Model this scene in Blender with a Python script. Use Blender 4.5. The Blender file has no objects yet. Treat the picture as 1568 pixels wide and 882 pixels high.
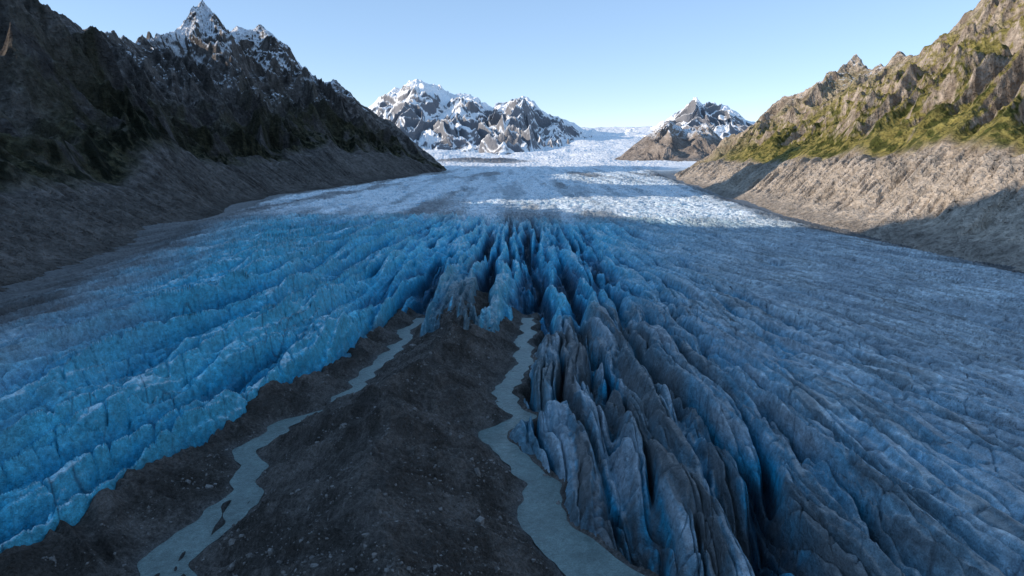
import bpy, math, numpy as np
from mathutils import Vector
rng=np.random.RandomState(7)
f4=np.float32
# ---------------------------------------------------------------- noise
_perm=np.concatenate([rng.permutation(1024)]*2).astype(np.int32)
_ang=rng.rand(1024)*2*np.pi
_gx=np.cos(_ang).astype(f4); _gy=np.sin(_ang).astype(f4)
def pn(x,y,seed=0):
    x=np.asarray(x,f4)+f4(seed*17.37); y=np.asarray(y,f4)+f4(seed*9.71)
    xi=np.floor(x).astype(np.int32); yi=np.floor(y).astype(np.int32)
    xf=x-xi; yf=y-yi
    u=xf*xf*xf*(xf*(xf*6-15)+10); v=yf*yf*yf*(yf*(yf*6-15)+10)
    xa=xi&1023; xb=(xi+1)&1023; ya=yi&1023; yb=(yi+1)&1023
    def g(a,b,dx,dy):
        h=_perm[_perm[a]+b]; return _gx[h]*dx+_gy[h]*dy
    n0=g(xa,ya,xf,yf); n1=g(xb,ya,xf-1,yf); n2=g(xa,yb,xf,yf-1); n3=g(xb,yb,xf-1,yf-1)
    a=n0+u*(n1-n0); b=n2+u*(n3-n2)
    return (a+v*(b-a))*f4(1.5)
def fbm(x,y,o=4,seed=0,g=.5):
    s=0;a=1.0;t=0
    for i in range(o):
        s=s+a*pn(x*2**i,y*2**i,seed+i); t+=a; a*=g
    return s/t
def rid(x,y,o=4,seed=0,g=.5):
    s=0;a=1.0;t=0;w=1.0
    for i in range(o):
        n=1-np.abs(pn(x*2**i,y*2**i,seed+i)); n=n*n
        s=s+a*n*w; w=np.clip(n*1.3,0,1); t+=a; a*=g
    return s/t
def ss(a,b,x):
    t=np.clip((x-a)/(b-a),0,1); return t*t*(3-2*t)
def mix(c1,c2,t): 
    t=np.asarray(t)[...,None]; return np.asarray(c1,f4)*(1-t)+np.asarray(c2,f4)*t
# ---------------------------------------------------------------- mesh helper
def grid_mesh(name,X,Y,Z,col,mat,flip=False):
    n,m=X.shape
    co=np.stack([X,Y,Z],-1).astype(f4).reshape(-1)
    me=bpy.data.meshes.new(name)
    me.vertices.add(n*m); me.vertices.foreach_set("co",co)
    idx=np.arange(n*m,dtype=np.int32).reshape(n,m)
    a=idx[:-1,:-1];b=idx[:-1,1:];c=idx[1:,1:];d=idx[1:,:-1]
    q=np.stack([a,b,c,d] if not flip else [a,d,c,b],-1).reshape(-1)
    nf=(n-1)*(m-1)
    me.loops.add(nf*4); me.polygons.add(nf)
    me.loops.foreach_set("vertex_index",q)
    me.polygons.foreach_set("loop_start",np.arange(0,nf*4,4,dtype=np.int32))
    me.polygons.foreach_set("use_smooth",np.ones(nf,dtype=bool))
    me.update(calc_edges=True)
    if col is not None:
        at=me.color_attributes.new("Col",'FLOAT_COLOR','POINT')
        cc=np.ones((n*m,4),f4); cc[:,:3]=np.clip(col.reshape(-1,3),0,1)
        at.data.foreach_set("color",cc.reshape(-1))
    me.materials.append(mat)
    ob=bpy.data.objects.new(name,me); bpy.context.collection.objects.link(ob)
    return ob
def slope_of(X,Y,Z):
    ax,ay,az=[np.gradient(q,axis=0) for q in (X,Y,Z)]
    bx,by,bz=[np.gradient(q,axis=1) for q in (X,Y,Z)]
    nx=ay*bz-az*by; ny=az*bx-ax*bz; nz=ax*by-ay*bx
    return np.abs(nz)/np.sqrt(nx*nx+ny*ny+nz*nz+1e-9)
# ---------------------------------------------------------------- materials
def surf_mat(name,rough=.9,spec=.2,var=((.05,.35),(.6,.3)),bump=((.08,2.0),(.5,.5)),cracks=None,attr=True,base=(.5,.5,.5)):
    m=bpy.data.materials.new(name); m.use_nodes=True
    nt=m.node_tree; N=nt.nodes; L=nt.links; P=N["Principled BSDF"]
    P.inputs["Roughness"].default_value=rough
    P.inputs["Specular IOR Level"].default_value=spec
    geo=N.new("ShaderNodeNewGeometry")
    pos=geo.outputs["Position"]
    if attr:
        at=N.new("ShaderNodeAttribute"); at.attribute_name="Col"; c=at.outputs["Color"]
    else:
        rg=N.new("ShaderNodeRGB"); rg.outputs[0].default_value=(*base,1); c=rg.outputs[0]
    for sc,am in var:
        n=N.new("ShaderNodeTexNoise"); n.inputs["Scale"].default_value=sc; n.inputs["Detail"].default_value=4; n.inputs["Roughness"].default_value=.65
        L.new(pos,n.inputs["Vector"])
        mr=N.new("ShaderNodeMapRange"); mr.inputs[1].default_value=.3; mr.inputs[2].default_value=.7
        mr.inputs[3].default_value=1-am; mr.inputs[4].default_value=1+am
        L.new(n.outputs[0],mr.inputs[0])
        vm=N.new("ShaderNodeVectorMath"); vm.operation='SCALE'
        L.new(c,vm.inputs[0]); L.new(mr.outputs[0],vm.inputs["Scale"]); c=vm.outputs[0]
    nrm=None
    for sc,dist in bump:
        n=N.new("ShaderNodeTexNoise"); n.inputs["Scale"].default_value=sc; n.inputs["Detail"].default_value=4; n.inputs["Roughness"].default_value=.65
        L.new(pos,n.inputs["Vector"])
        b=N.new("ShaderNodeBump"); b.inputs["Strength"].default_value=1; b.inputs["Distance"].default_value=dist
        L.new(n.outputs[0],b.inputs["Height"])
        if nrm: L.new(nrm,b.inputs["Normal"])
        nrm=b.outputs[0]
    L.new(c,P.inputs["Base Color"])
    if nrm: L.new(nrm,P.inputs["Normal"])
    return m
m_ice=surf_mat("glacier_ice",rough=.42,spec=.45,var=((.05,.2),(.4,.32),(2.2,.28)),bump=((.16,1.4),(.7,1.1),(3.0,.25)))
m_grav=surf_mat("moraine_gravel",rough=.95,spec=.1,var=((.07,.25),(1.2,.45),(5.0,.5)),bump=((.25,2.0),(1.4,1.1),(6.0,.2)))
m_rock=surf_mat("mountain_rock",rough=.95,spec=.1,var=((.02,.25),(.12,.4)),bump=((.03,16),(.12,7),(.5,1.6)))
m_snow=surf_mat("alpine_snow",rough=.7,spec=.2,var=((.004,.05),),bump=((.01,25),(.04,6)))
m_bould=surf_mat("boulder_rock",rough=.9,spec=.15,var=((1.0,.4),),bump=((2.0,.1),),attr=False,base=(.20,.19,.18))
m_water=surf_mat("meltwater",rough=.28,spec=.4,var=((.1,.2),(.5,.25),(2.2,.35)),bump=((.5,.6),(1.6,.4)),attr=False,base=(.15,.215,.21))

# ---------------------------------------------------------------- layout (metres; camera stands at x=0,y=0)
LS=np.array([(-90,40),(-93,110),(-95,165),(-97,182),(-89,197),(-92,221),(-103,245),(-94,270),(-83,289),(-74,320),(-74,346),(-71,369),(-66,400),(-66,440),(-62,470)],float)
RS=np.array([(80,40),(58,90),(40,140),(27,165),(16,177),(8,197),(10.5,221),(1.5,239),(-7,262),(3,278),(-3.7,310),(4.4,340),(8.4,403),(10,440),(12,470)],float)
def sp(P,y,c):
    yy=np.linspace(P[0,1],P[-1,1],600); xx=np.interp(yy,P[:,1],P[:,c])
    k=np.ones(9)/9; xx=np.convolve(np.pad(xx,4,mode='edge'),k,'valid')
    return np.interp(y,yy,xx)
lsx=lambda y: sp(LS,y,0)+6.0*pn(np.asarray(y)/19.,np.zeros_like(y),3)+1.8*pn(np.asarray(y)/7.,np.zeros_like(y),13)
rsx=lambda y: sp(RS,y,0)+4.5*pn(np.asarray(y)/20.,np.zeros_like(y),4)+1.5*pn(np.asarray(y)/7.,np.zeros_like(y),14)
lw=lambda y: np.interp(y,[40,160,205,215,250,330,440],[5.5,5.5,4.8,2.6,2.5,2.2,1.7])+.6*pn(np.asarray(y)/9.,np.zeros_like(y),5)
rw=lambda y: np.interp(y,[40,150,190,230,300,400,440],[13,10,5.6,3.5,2.6,2.2,1.8])+1.0*pn(np.asarray(y)/10.,np.zeros_like(y),6)
XLp=np.array([(-135,0),(-130,100),(-127,155),(-122,171),(-117,214),(-112,253),(-105,291),(-90,329),(-82,379),(-76,427),(-72,470)],float)
def XL(y): return np.interp(y,XLp[:,1],XLp[:,0])
def XR(y): return rsx(y)+rw(y)+2.0
WZ=-12.6
def z_mor(x,y,drop=True):
    dl=np.abs(x-lsx(y))-lw(y); dr=np.abs(x-rsx(y))-rw(y)
    d=np.minimum(dl,dr); dp=np.maximum(d,0)
    q=np.minimum(dp,60)
    z=-13.3+.56*(np.sqrt(q*q+9)-3)+np.clip(d,-4,0)*.25
    out=ss(0,1,np.maximum(lsx(y)-x,0)/20)
    z=z-out*.14*q
    k=ss(0,12,dp)
    wx=x+6*pn(x/30,y/30,11)
    g=rid(y/13+pn(x/25,y/25,12)*.8-np.abs(x+33)/24,wx/70.,4,20)
    z=z+k*(5.4*(g-.5)+1.8*fbm(x/35,y/50,4,30)+1.6*rid(x/9,y/16,4,34))
    z=z+(.25+.75*ss(-.5,2,d))*(.55*fbm(x/6,y/6,3,40)+.4*fbm(x/1.3,y/1.3,2,44))
    z=z+ss(0,-2.2,dl)*ss(232,205,y)*2.3*ss(.05,.3,pn(x/3.6+y/30,y/30.,47))
    if drop: z=z-38*ss(2,14,x-XR(y))-38*ss(4,22,XL(y)-x+4*fbm(x/18,y/18,3,60))
    return z

# ---------------------------------------------------------------- glacier
FL=np.array([(-300,-400),(-300,300),(-325,420),(-370,655),(-440,1000),(-520,1415),(-450,2100),(-300,3000),(-600,4200),(-2500,9500)],float)
FR=np.array([(430,-400),(430,574),(405,757),(394,880),(435,1243),(536,2105),(640,3100),(900,4000),(4000,9500)],float)
th=np.radians(np.linspace(-50,50,1500)); 
rad=np.exp(np.linspace(math.log(90),math.log(9900),2050))
R,T=np.meshgrid(rad,th,indexing='ij')
X=(R*np.sin(T)).astype(f4); Y=(R*np.cos(T)).astype(f4)
def glacier(X,Y):
    xl=XL(Y).astype(f4); xr=XR(Y).astype(f4)
    edge_n=5*fbm(X/18,Y/18,3,60)
    dl=xl-X+edge_n; dr=X-xr+.4*edge_n*ss(0,20,np.abs(X-xr))
    yh=np.interp(X,[-85,-68,-55,-32,-12,2,14],[450,455,395,352,372,425,425])
    dc=(Y-yh+12*pn(X/12,Y/60,62))*.6
    D=np.maximum(np.maximum(dl,dr),dc)
    dL=np.interp(Y,FL[:,1],FL[:,0]); dR=np.interp(Y,FR[:,1],FR[:,0])
    marg=np.minimum(X-dL,dR-X)
    left=ss(25,-25,X+30*ss(440,700,Y)); right=1-left
    ye=np.minimum(Y,950)
    U=X*np.exp(.0013*ye)
    wv=pn(X/110,Y/160,64)
    Uw=U+18*wv+2.5*pn(X/20,Y/45,65)
    near=ss(1060,800,Y)
    base=np.interp(Y,[0,450,850,1500,3000,5000,6500,8000,9500],[7,7,13,12,16,45,130,275,430]).astype(f4)
    rise=1-np.exp(-np.maximum(D,0)/np.where(left>.5,26,24))
    zb=-14+(base+14)*rise+5*left*near*ss(30,140,D)
    zb=zb-8*ss(60,0,marg)*ss(3000,2500,Y)
    zb=zb+5*fbm(X/160,Y/260,3,66)*ss(0,60,D)
    def blade(n): return 1-np.abs(n)*2.0
    jit=1.0*pn(X/9,Y/22,172)+.6*pn(X/3,Y/7,173)
    R0=blade(pn(Uw/46,Y/420,70)); R1=blade(pn((Uw+6*pn(X/30,Y/80,171)+jit)/18,Y/240,71)); R2=blade(pn((Uw+jit)/8.,Y/85,72)); R3=blade(pn(Uw/3.6,Y/26,75))
    dist=ss(300,800,Y)
    fins=8.5*(R0-.4)+12*(R1-.45)*(.7+.6*R0)+5*(R2-.45)*(1-.3*dist)+1.8*(R3-.45)*(1-dist)
    cut=np.abs(pn(Uw/22+Y/24,Y/20-U/50,73)); fins=fins-3.2*np.exp(-(cut/.045)**2)*(.4+.6*R1)
    cut=np.abs(pn(Uw/10-Y/26,Y/9,74)); fins=fins-1.2*np.exp(-(cut/.06)**2)
    st=pn(X/13,Y/15,76)*5; fins=fins+.7*(st-np.floor(st)-.5)*ss(.1,.3,np.abs(st-np.round(st)))*(1-.6*dist)
    # cracked slabs (right): long splaying crevasses with narrow openings
    wu=Uw+4*pn(X/14,Y/40,182)+1.2*jit
    n1=pn(wu/27,Y/260,80); n2=pn(wu/13,Y/120,81); n3=pn(wu/24+Y/50,Y/34,82); n4=pn(wu/6.,Y/75,84); n5=pn(wu/11-Y/26,Y/20,86)
    E=lambda n,w: np.exp(-(n/w)**2)
    c1=E(n1,.075);c2=E(n2,.055);c3=E(n3,.03);c4=E(n4,.055);c5=E(n5,.03)
    rm=ss(235,90,X+.12*(Y-200)+25*wv)
    sel=ss(-.25,.1,pn(U/60,Y/200,83)+rm*.35)
    sel2=ss(-.1,.2,pn(U/45,Y/110,183))
    slabs=-18*c1*(.26+.74*rm)*sel-6.5*c2*(.32+.68*rm)*(.4+.6*sel2)-1.5*c3-2.0*c4*(.65+.35*rm)-1.1*c5*(.3+.7*sel2)+6*np.abs(n1)*(.4+.6*rm)+5*np.abs(n2)*(.4+.6*rm)+1.6*np.abs(n4)
    slabs=slabs+2.4*(R2-.45)*(.25+.75*rm)+1.2*(R3-.45)*(.6+.4*rm)*(1-dist)
    # seracs in the middle
    cen=np.exp(-((X-5)/np.interp(Y,[380,900],[65,180]))**2)*ss(385,450,Y)*ss(980,850,Y)
    sx=(X-5)*np.exp(.0012*ye)/1.7
    Sb=blade(pn((sx+7*pn(X/30,Y/50,188)+jit)/15,Y/190,87)); Sc=blade(pn((sx+jit)/7.,Y/75,88)); Sd=blade(pn(sx/3.6,Y/20,188))
    cutc=E(pn(sx/26,Y/20,89),.06)
    ser=12.0*(np.minimum(Sb,.85)-.45)+5.0*(np.minimum(Sc,.85)-.45)+2.0*(Sd-.45)-3.0*cutc+5*fbm(X/50,Y/60,2,90)
    la=left*near*ss(0,12,D)*np.interp(marg,[0,60,140],[.15,.5,1])
    ra=right*near*ss(0,6,D)
    z=zb+la*(1-cen*.9)*fins+ra*(1-cen)*slabs+cen*ser*ss(0,20,D)
    def canyon(px,py,w,dep):
        cx=np.interp(Y,py,px)+3*pn(Y/25,X*0,190)+.8*jit; a=ss(py[0]-20,py[0],Y)*ss(py[-1],py[-1]-90,Y)
        return -dep*a*np.exp(-np.abs((X-cx)/w)**1.6)
    can=canyon([8,10,22,14],[395,450,560,720],10,30)+canyon([-68,-62,-66,-50],[420,480,560,660],8,17)
    can=can+canyon([36,39,46,42],[170,330,480,660],4.5,16)+canyon([66,62,72,62],[150,330,480,690],4,14)+canyon([-20,-18,-30],[490,570,700],6,14)+canyon([95,92,100],[120,300,520],3,9)+canyon([70,52,49],[130,230,380],3,10)
    z=z+can
    far=1-near
    amp=np.interp(Y,[700,1000,2000,3500,5000,9000],[0,1.25,1.9,2.2,1.8,1.6])
    z=z+amp*(4.2*(rid(X/24+.4*wv,Y/13,4,90)-.4)+3.0*fbm(X/80,Y/80,3,94)-2.5*E(pn(X/30,Y/22,95),.06))*ss(0,50,marg+20)
    z=z+ss(3200,5200,Y)*(60*fbm(X/600,Y/420,5,196))
    z=z+.8*fbm(X/3.6,Y/6,3,97)*ss(0,8,D)+.4*left*near*rid(X/5,Y/7,2,98)
    z=np.where(D<0,np.minimum(z,-14+D*1.5),z); z=np.maximum(z,-34)
    # ------- colour
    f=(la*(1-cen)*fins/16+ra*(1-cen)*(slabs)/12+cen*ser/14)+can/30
    z_s=slope_of(X,Y,z)
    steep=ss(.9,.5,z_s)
    n=fbm(X/40,Y/60,4,110); ns=fbm(Uw/9,Y/90,4,114); nf=fbm(X/4,Y/4,3,118)
    deep=np.array((.003,.10,.21));blue=np.array((.012,.37,.60)); cy=np.array((.13,.63,.82)); pale=np.array((.74,.86,.91)); grey=np.array((.36,.435,.49)); dirt=np.array((.065,.07,.073))
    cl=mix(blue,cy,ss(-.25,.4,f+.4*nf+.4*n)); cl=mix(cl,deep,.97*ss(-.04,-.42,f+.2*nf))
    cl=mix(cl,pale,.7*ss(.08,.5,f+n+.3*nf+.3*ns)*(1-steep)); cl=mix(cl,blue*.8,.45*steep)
    cl=mix(cl,deep*.5,.75*E(pn(Uw/14+Y/20,Y/30,140),.03)*ss(-.1,.2,n))
    cl=mix(cl,grey*.85,.88*ss(140,40,marg+50*n+20*ns)); cl=mix(cl,dirt*2.2,.6*ss(110,30,marg+50*n)*ss(-.1,.3,ns))
    cr=mix(grey,pale,.75*ss(-.15,.32,n*.7+ns+.4*nf)); 
    cr=mix(cr,blue,np.clip(.9*ss(.0,-.4,f)*(.5+.5*rm)+.7*steep*rm*ss(-.45,.15,ns),0,1))
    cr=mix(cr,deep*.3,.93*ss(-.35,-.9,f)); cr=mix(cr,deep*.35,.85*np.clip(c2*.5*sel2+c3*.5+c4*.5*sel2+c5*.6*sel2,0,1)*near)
    dm=ss(150,60,X+.12*(Y-200)+25*wv)*ss(540,400,Y)
    cr=mix(cr,dirt*1.3,np.clip(.92*dm*ss(-.22,.28,ns+.5*n+.25*nf+.12)*ss(150,10,dr),0,1))
    cr=mix(cr,dirt*2.0,.65*ss(.03,.38,ns+.3*n))
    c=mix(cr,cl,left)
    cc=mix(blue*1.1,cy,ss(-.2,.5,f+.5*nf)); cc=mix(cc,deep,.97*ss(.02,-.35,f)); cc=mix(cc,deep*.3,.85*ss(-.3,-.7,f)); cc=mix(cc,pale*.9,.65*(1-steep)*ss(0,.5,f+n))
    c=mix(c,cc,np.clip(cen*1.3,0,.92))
    c=mix(c,dirt*1.3,.93*np.exp(-((X+34)/27)**2)*ss(600,430,Y+60*n)*ss(-.5,.0,ns+.2))
    c=mix(c,dirt*1.4,.8*left*ss(9,1,D+6*n))
    bands=fbm(X/45+.3*n,Y/700,4,120)
    rr=rid(X/24+.4*wv,Y/13,4,90)
    cf=mix(np.array((.26,.47,.61)),np.array((.80,.88,.93)),ss(.25,.6,rr+.3*n+.2*nf)); cf=mix(cf,grey*.85,.7*ss(-.02,.33,bands)); 
    cf=mix(cf,np.array((.15,.15,.155)),.82*ss(.15,.38,fbm(X/120,Y/900,3,126)+.15*nf))
    cf=mix(cf,np.array((.90,.92,.94)),ss(3000,4000,Y))
    cf=mix(cf,np.array((.30,.42,.55)),.5*ss(.05,.0,np.abs(pn(X/300,Y/120,197)))*ss(4000,4500,Y)*ss(0,.2,pn(X/900,Y/700,198)))
    cf=mix(cf,np.array((.13,.12,.12)),ss(.34,.40,pn(X/330,Y/420,199)+.3*nf)*ss(4300,4800,Y)*ss(300,-100,X))
    c=mix(c,cf,ss(720,1020,Y+60*n))
    db=ss(80,10,marg+45*n+15*nf)*ss(3600,2800,Y)
    c=mix(c,np.array((.075,.07,.067)),.92*db)
    return z,c
Z,C=glacier(X,Y)
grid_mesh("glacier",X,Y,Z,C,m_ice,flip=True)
del X,Y,Z,C,R,T

# ---------------------------------------------------------------- gravel moraine
gx,gy=np.meshgrid(np.arange(-150,72,.25),np.arange(60,475,.36))
gx=gx.astype(f4);gy=gy.astype(f4)
gz=z_mor(gx,gy)
n=fbm(gx/20,gy/25,4,200)
d=np.minimum(np.abs(gx-lsx(gy))-lw(gy),np.abs(gx-rsx(gy))-rw(gy))
gc=mix((.080,.072,.065),(.175,.158,.145),ss(-.4,.5,n+.5*fbm(gx/2,gy/2,2,204)))
gc=mix(gc,(.18,.18,.18),.7*ss(6,0,d+4*n)); gc=mix(gc,(.05,.044,.038),.6*ss(.05,.5,fbm(gx/9,gy/30,3,206)))
gc=mix(gc,(.07,.07,.068),.8*ss(.3,-.3,d))
grid_mesh("gravel_moraine",gx,gy,gz,gc,m_grav)
def boulders():
    import bmesh
    bm=bmesh.new(); bmesh.ops.create_icosphere(bm,subdivisions=1,radius=1)
    bv=np.array([v.co[:] for v in bm.verts]); bf=np.array([[v.index for v in f.verts] for f in bm.faces]); bm.free()
    n=18000
    px=rng.uniform(-125,45,n*2); py=95+330*rng.rand(n*2)**1.5
    k=(px>XL(py)+2)&(px<XR(py)); px=px[k][:n];py=py[k][:n]
    dd=np.minimum(np.abs(px-lsx(py))-lw(py),np.abs(px-rsx(py))-rw(py))
    k=(dd>-.3)&(rng.rand(len(px))<.2+.8*(fbm(px/15,py/15,2,900)>0)); px=px[k];py=py[k]; n=len(px)
    s=np.clip(.16*np.exp(rng.randn(n)*.66),.08,1.6)
    pz=z_mor(px.astype(f4),py.astype(f4))
    V=bv[None]*(1+.28*rng.randn(n,len(bv),1))*(s[:,None]*rng.uniform(.6,1.3,(n,3)))[:,None,:]
    V=V+np.stack([px,py,pz+s*.2],-1)[:,None,:]
    F=(bf[None]+(np.arange(n)*len(bv))[:,None,None]).reshape(-1,3)
    me=bpy.data.meshes.new("boulders"); me.from_pydata(V.reshape(-1,3).tolist(),[],F.tolist()); me.materials.append(m_bould)
    ob=bpy.data.objects.new("boulders",me); bpy.context.collection.objects.link(ob)
boulders()
def stream(xf,wf):
    yy=np.arange(60,462,.8); tt=np.linspace(-1,1,13)
    yg,tg=np.meshgrid(yy,tt,indexing='ij'); xg=xf(yg)+tg*(wf(yg)+2.2)
    grid_mesh("meltwater_stream",xg,yg,np.full_like(xg,WZ),None,m_water,flip=False)
stream(lsx,lw); stream(rsx,rw)

# ---------------------------------------------------------------- lofted mountains
def loft(feet,crest,prof,ns,nr,rmax,back,seed,amp,jag,gull=(260,95),rlow=.25,hmax=1.3,iw=230,jw=130,fine=10,fw=42):
    F=np.array(feet,float);Cc=np.array(crest,float)
    L=np.concatenate([[0],np.cumsum(np.linalg.norm(np.diff((F+Cc)[:,:2]/2,axis=0),axis=1)+.35*np.linalg.norm(np.diff(Cc,axis=0),axis=1))])
    s=np.linspace(0,L[-1],ns)
    Fi=np.stack([np.interp(s,L,F[:,i]) for i in range(3)],-1); Ci=np.stack([np.interp(s,L,Cc[:,i]) for i in range(3)],-1)
    k=max(3,ns//60)|1; ker=np.hanning(k+2)[1:-1]; ker/=ker.sum()
    for i in (0,1): 
        Fi[:,i]=np.convolve(np.pad(Fi[:,i],k//2,mode='edge'),ker,'valid'); Ci[:,i]=np.convolve(np.pad(Ci[:,i],k//2,mode='edge'),ker,'valid')
    r=np.concatenate([np.linspace(-.04,1,nr),np.linspace(1,rmax,nr//5)[1:]])
    S,Rr=np.meshgrid(s,r,indexing='ij')
    r1=np.minimum(Rr,1)[...,None]; XY=Fi[:,None,:2]+(Ci-Fi)[:,None,:2]*r1
    dirv=(Ci-Fi)[:,:2]; dist=np.linalg.norm(dirv,axis=1); dirv=dirv/dist[:,None]
    XY=XY+dirv[:,None,:]*(np.maximum(Rr-1,0)*dist[:,None])[...,None]
    X=XY[...,0].astype(f4);Y=XY[...,1].astype(f4)
    P=np.interp(r,[p[0] for p in prof],[p[1] for p in prof]); 
    P=np.convolve(np.pad(P,7,mode='edge'),np.ones(15)/15,'valid') if nr>60 else P
    P[r>=1]=1-(r[r>=1]-1)*back
    P[r<0]=-.05
    Hh=(Ci-Fi)[:,2][:,None]
    Z=Fi[:,2][:,None]+Hh*P[None]
    B=Rr*dist[:,None]; Hn=np.clip(Hh/450,.15,hmax)
    w=pn(X/260,Y/260,seed)
    g1=rid(S/gull[0]+.8*w,B/(gull[0]*3.2)+w,2,seed+1); g2=rid(S/gull[1]+1.6*w,B/(gull[1]*3),4,seed+5,.45)
    iso=rid(X/iw,Y/iw,6,seed+9,.48)
    mid=ss(rlow*.6,rlow*1.6,Rr)*(1-.75*ss(.75,1,Rr))
    Z=Z+Hn*mid*amp*(1.0*(g1-.55)+.4*(g2-.4)+.9*(iso-.4))
    Z=Z+Hn*ss(.25,.9,Rr)*jag*((rid(X/jw,Y/jw,5,seed+20,.5)-.45)*2.0)
    Z=Z+ss(rlow*.8,rlow*1.6,Rr)*fine*Hn*(rid(X/fw+.5*w,Y/fw,4,seed+30,.5)-.4)*2*ss(-.35,.15,pn(X/120,Y/120,seed+31))
    return X,Y,Z.astype(f4),S,Rr,g1,g2,iso
# left mountain
feetL=[(-300,-500,0),(-300,0,0),(-300,300,0),(-330,450,0),(-350,550,0),(-365,640,0),(-410,850,0),(-440,1000,0),(-470,1130,0),(-500,1200,0),(-520,1320,0),(-530,1450,0),(-540,1560,0),(-530,1620,0),(-500,1750,0),(-480,1950,0),(-450,2150,0),(-420,2400,0),(-380,2650,0),(-365,2730,0),(-350,2800,0),(-335,2850,0),(-320,2900,0),(-305,2950,0),(-290,3000,0),(-270,3080,0),(-250,3150,0)]
crL=[(-1050,-700,600),(-1050,-100,590),(-1050,300,570),(-1050,480,515),(-1050,560,425),(-1050,640,395),(-1050,900,350),(-1060,1130,305),(-1070,1190,560),(-1080,1320,690),(-1110,1450,620),(-1135,1600,465),(-1139,1701,448),(-1189,2003,438),(-1232,2260,448),(-1290,2630,509),(-1310,3074,715),(-1275,3163,634),(-1139,3269,660),(-1075,3293,618),(-992,3292,512),(-900,3327,429),(-849,3431,439),(-766,3464,350),(-607,3545,243),(-483,3576,141),(-315,3546,-10)]  # near crest is out of view; heights shaped to cast valley shadow and sunlit gap
prof=[(-.04,-.02),(0,0),(.06,.03),(.2,.155),(.26,.18),(.5,.38),(.8,.70),(1,1)]
X,Y,Z,S,Rr,g1,g2,iso=loft(feetL,crL,prof,1700,620,1.7,1.3,300,90,13,fine=6)
wall=ss(.02,.1,Rr)*ss(.25,.17,Rr)
Z=Z-wall*11*(rid(S/26,Rr*3,3,340)-.5)+2.5*fbm(X/14,Y/14,4,345)
nz=slope_of(X,Y,Z); n=fbm(X/90,Y/90,5,350); nf=fbm(X/18,Y/18,4,356)
c=mix((.10,.091,.086),(.25,.225,.21),ss(-.4,.4,nf+.6*n+.4*(g2-.5)))
veg=ss(.19,.27,Rr+.06*n)*ss(.7,.38,Rr+.2*n)*ss(-.3,.15,n+.4*nf+.1)
c=mix(c,(.07,.066,.026),.8*veg); c=mix(c,(.011,.015,.008),.92*veg*ss(-.1,.12,nf+.3*n)*ss(.48,.27,Rr))
c=mix(c,(.14,.125,.112),.7*ss(.22,.16,Rr+.03*n))
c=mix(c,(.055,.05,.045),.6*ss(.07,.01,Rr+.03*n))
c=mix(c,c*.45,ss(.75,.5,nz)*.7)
sn=ss(370,490,Z+60*n)*ss(2400,2800,Y)*ss(.46,.56,nz+.26*n+.2*(.5-g2))
sn=np.clip(sn+ss(270,330,Z)*ss(1800,2100,Y)*ss(.74,.82,nz+.15*n)*ss(-.08,.05,n),0,1)
c=mix(c,(.80,.83,.88),sn)
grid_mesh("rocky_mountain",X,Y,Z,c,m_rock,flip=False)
# right mountain
feetR=[(440,-500,0),(440,0,0),(440,300,0),(432,574,0),(408,757,0),(396,880,0),(410,1050,0),(440,1243,0),(460,1350,0),(470,1500,0),(485,1700,0),(500,1830,0),(515,1950,0),(527,2080,0),(534,2140,0),(540,2200,0),(560,2320,0),(580,2450,0),(600,2570,0),(620,2700,0),(635,2800,0),(650,2900,0)]
crR=[(1250,-500,560),(1200,0,560),(1170,500,560),(1160,800,560),(1160,1000,560),(1165,1250,540),(1170,1450,520),(1176,1650,500),(1181,1805,465),(1211,2000,415),(1238,2198,378),(1246,2300,412),(1251,2352,385),(1277,2504,380),(1258,2611,435),(1234,2708,391),(1177,2800,339),(1101,2895,309),(1015,2977,207),(936,3063,126),(849,3050,56),(750,3050,5)]
profR=[(-.04,-.02),(0,0),(.04,.03),(.08,.05),(.17,.165),(.2,.18),(.5,.42),(.8,.72),(1,1)]
X,Y,Z,S,Rr,g1,g2,iso=loft(feetR,crR,profR,1700,620,1.7,1.3,400,72,17,fine=8)
wall=ss(.03,.1,Rr)*ss(.22,.18,Rr)
Z=Z-wall*28*(rid(S/40+.3*fbm(X/30,Y/30,2,439),Rr*3,3,440)-.5)+2.5*fbm(X/14,Y/14,4,445)
nz=slope_of(X,Y,Z); n=fbm(X/90,Y/90,5,450); nf=fbm(X/18,Y/18,4,456)
c=mix((.26,.21,.165),(.52,.44,.365),ss(-.4,.4,nf+.5*n+.4*(g2-.5)))
veg=ss(.19,.23,Rr+.03*n)*ss(3000,2000,Y)*ss(1.1,.75,Rr+.3*n)*ss(.40,.60,nz+.15*n+.12*nf)
c=mix(c,(.26,.225,.06),.92*veg); c=mix(c,(.055,.07,.018),.88*veg*ss(-.02,.16,nf+.4*n)*ss(.75,.4,Rr))
c=mix(c,(.54,.465,.385),.85*ss(.21,.17,Rr+.02*n))
c=mix(c,(.24,.215,.19),.6*ss(.06,.03,Rr+.02*nf))
sn=ss(280,360,Z)*ss(2100,2500,Y)*ss(.78,.86,nz+.2*n); c=mix(c,(.8,.82,.85),sn)
grid_mesh("grassy_mountain",X,Y,Z,c,m_rock,flip=True)
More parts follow.
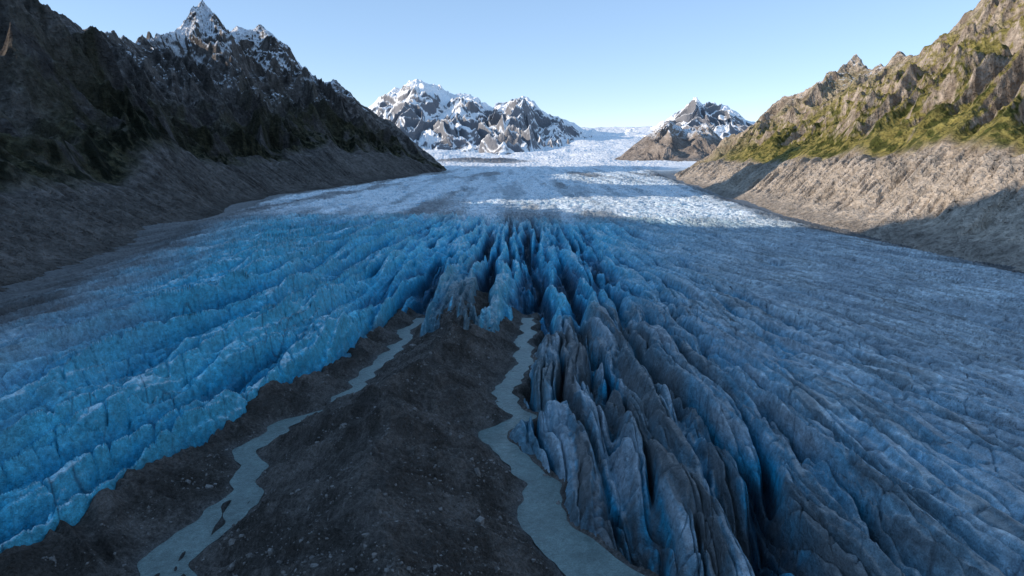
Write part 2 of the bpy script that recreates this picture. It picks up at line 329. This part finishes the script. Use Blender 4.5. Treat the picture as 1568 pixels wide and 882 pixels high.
# rocky peak in the middle distance
cr=[(700,5080,40),(795,5090,73),(900,5100,170),(1034,5130,260),(1153,5140,320),(1210,5150,295),(1272,5170,270),(1350,5180,280),(1440,5190,300),(1584,5200,180),(1750,5250,80),(1900,5300,40)]
ft=[(620,4800,10),(700,4600,10),(780,4450,10),(860,4350,10),(950,4280,10),(1010,4260,10),(1080,4260,10),(1180,4260,10),(1300,4300,10),(1450,4350,10),(1650,4500,10),(1850,4700,10)]
X,Y,Z,S,Rr,g1,g2,iso=loft(ft,cr,[(-.04,0),(0,0),(.3,.22),(1,1)],700,260,2.0,1.1,500,100,12,gull=(330,120))
n=fbm(X/90,Y/90,5,550);nz=slope_of(X,Y,Z)
c=mix((.19,.165,.15),(.36,.31,.27),ss(-.4,.4,n)); c=mix(c,(.85,.87,.9),ss(180,260,Z)*ss(.66,.76,nz+.3*n)); 
grid_mesh("rocky_peak",X,Y,Z,c,m_rock,flip=True)
# snow mountains: the steepest share of each face is bare rock
def snowmt(cr,ft,seed,name,share,amp=185):
    X,Y,Z,S,Rr,g1,g2,iso=loft(ft,cr,[(-.04,0),(0,0),(.35,.13),(.6,.34),(.82,.70),(1,1)],1300,480,1.8,1.2,seed,amp,26,gull=(900,330),rlow=.16,hmax=1.25,iw=800,jw=420,fine=14,fw=150)
    nz=slope_of(X,Y,Z); n=fbm(X/260,Y/260,5,seed+50); nf=fbm(X/60,Y/60,4,seed+56)
    sh=nz+.30*n+.14*nf+.12*ss(500,850,Z)
    thr=float(np.quantile(sh[(Rr>.25)&(Rr<1)],share))
    rk=ss(thr+.035,thr-.035,sh)
    c=mix((.92,.935,.95),(.12,.125,.145),.92*rk)
    grid_mesh(name,X,Y,Z,c,m_snow,flip=True)
p=[(-2600,400),(-1868,470),(-1600,640),(-1408,800),(-1104,925),(-1000,880),(-911,880),(-720,770),(-490,740),(-222,600),(-60,690),(122,775),(230,680),(352,560),(658,455),(888,345),(960,375),(1080,305),(1400,340),(1900,300)]
cr=[(x,8250+60*math.sin(x/170),z) for x,z in p]
ft=[(x*.74-40,5300+float(np.interp(x,[0,700,1100],[0,1400,2400])),25+float(np.interp(x,[0,700,1100],[0,80,190]))) for x,z in p]
snowmt(cr,ft,600,"snowy_mountain",.24,190)
p=[(900,300),(1347,358),(1653,396),(1960,565),(2080,660),(2151,760),(2230,700),(2304,680),(2496,640),(2725,470),(3185,400),(3900,380)]
cr=[(x*1.12,9200+50*math.sin(x/150),100+(z-100)*1.12) for x,z in p]
ft=[(x*.95,7600,200) for x,z in p]
snowmt(cr,ft,700,"snowy_mountain",.18)
me=bpy.data.meshes.new("ground"); s=30000
me.from_pydata([(-s,-s,-60),(s,-s,-60),(s,s,-60),(-s,s,-60)],[],[(0,1,2,3)]); me.materials.append(m_bould)
bpy.context.collection.objects.link(bpy.data.objects.new("ground",me))
# ---------------------------------------------------------------- light, sky, camera
el=math.radians(17.3); a=math.atan(.2)
Sv=Vector((-math.cos(el)*math.cos(a),-math.cos(el)*math.sin(a),math.sin(el)))
sd=bpy.data.lights.new("sun","SUN"); sd.energy=5.0; sd.angle=math.radians(.5); sd.color=(1,.85,.68)
so=bpy.data.objects.new("sun",sd); so.rotation_euler=Sv.to_track_quat('Z','Y').to_euler(); bpy.context.collection.objects.link(so)
w=bpy.data.worlds.new("World"); bpy.context.scene.world=w; w.use_nodes=True
nt=w.node_tree; bg=nt.nodes["Background"]; sk=nt.nodes.new("ShaderNodeTexSky"); sk.sky_type='NISHITA'; sk.sun_disc=False
sk.sun_elevation=el; sk.sun_rotation=math.atan2(Sv.x,Sv.y); sk.altitude=3000; sk.air_density=1.0; sk.dust_density=.05; sk.ozone_density=1.2
tm=nt.nodes.new("ShaderNodeVectorMath"); tm.operation='MULTIPLY_ADD'; tm.inputs[1].default_value=(.55,.50,.50); tm.inputs[2].default_value=(.56,1.02,1.62)
nt.links.new(sk.outputs[0],tm.inputs[0]); nt.links.new(tm.outputs[0],bg.inputs[0]); bg.inputs[1].default_value=.26
cd=bpy.data.cameras.new("camera"); cd.lens=24; cd.sensor_width=36; cd.clip_start=1; cd.clip_end=60000
co=bpy.data.objects.new("camera",cd); co.location=(0,0,100); co.rotation_euler=(math.radians(90-11.2),0,0)
bpy.context.collection.objects.link(co); bpy.context.scene.camera=co
bpy.context.scene.view_settings.view_transform='Standard'
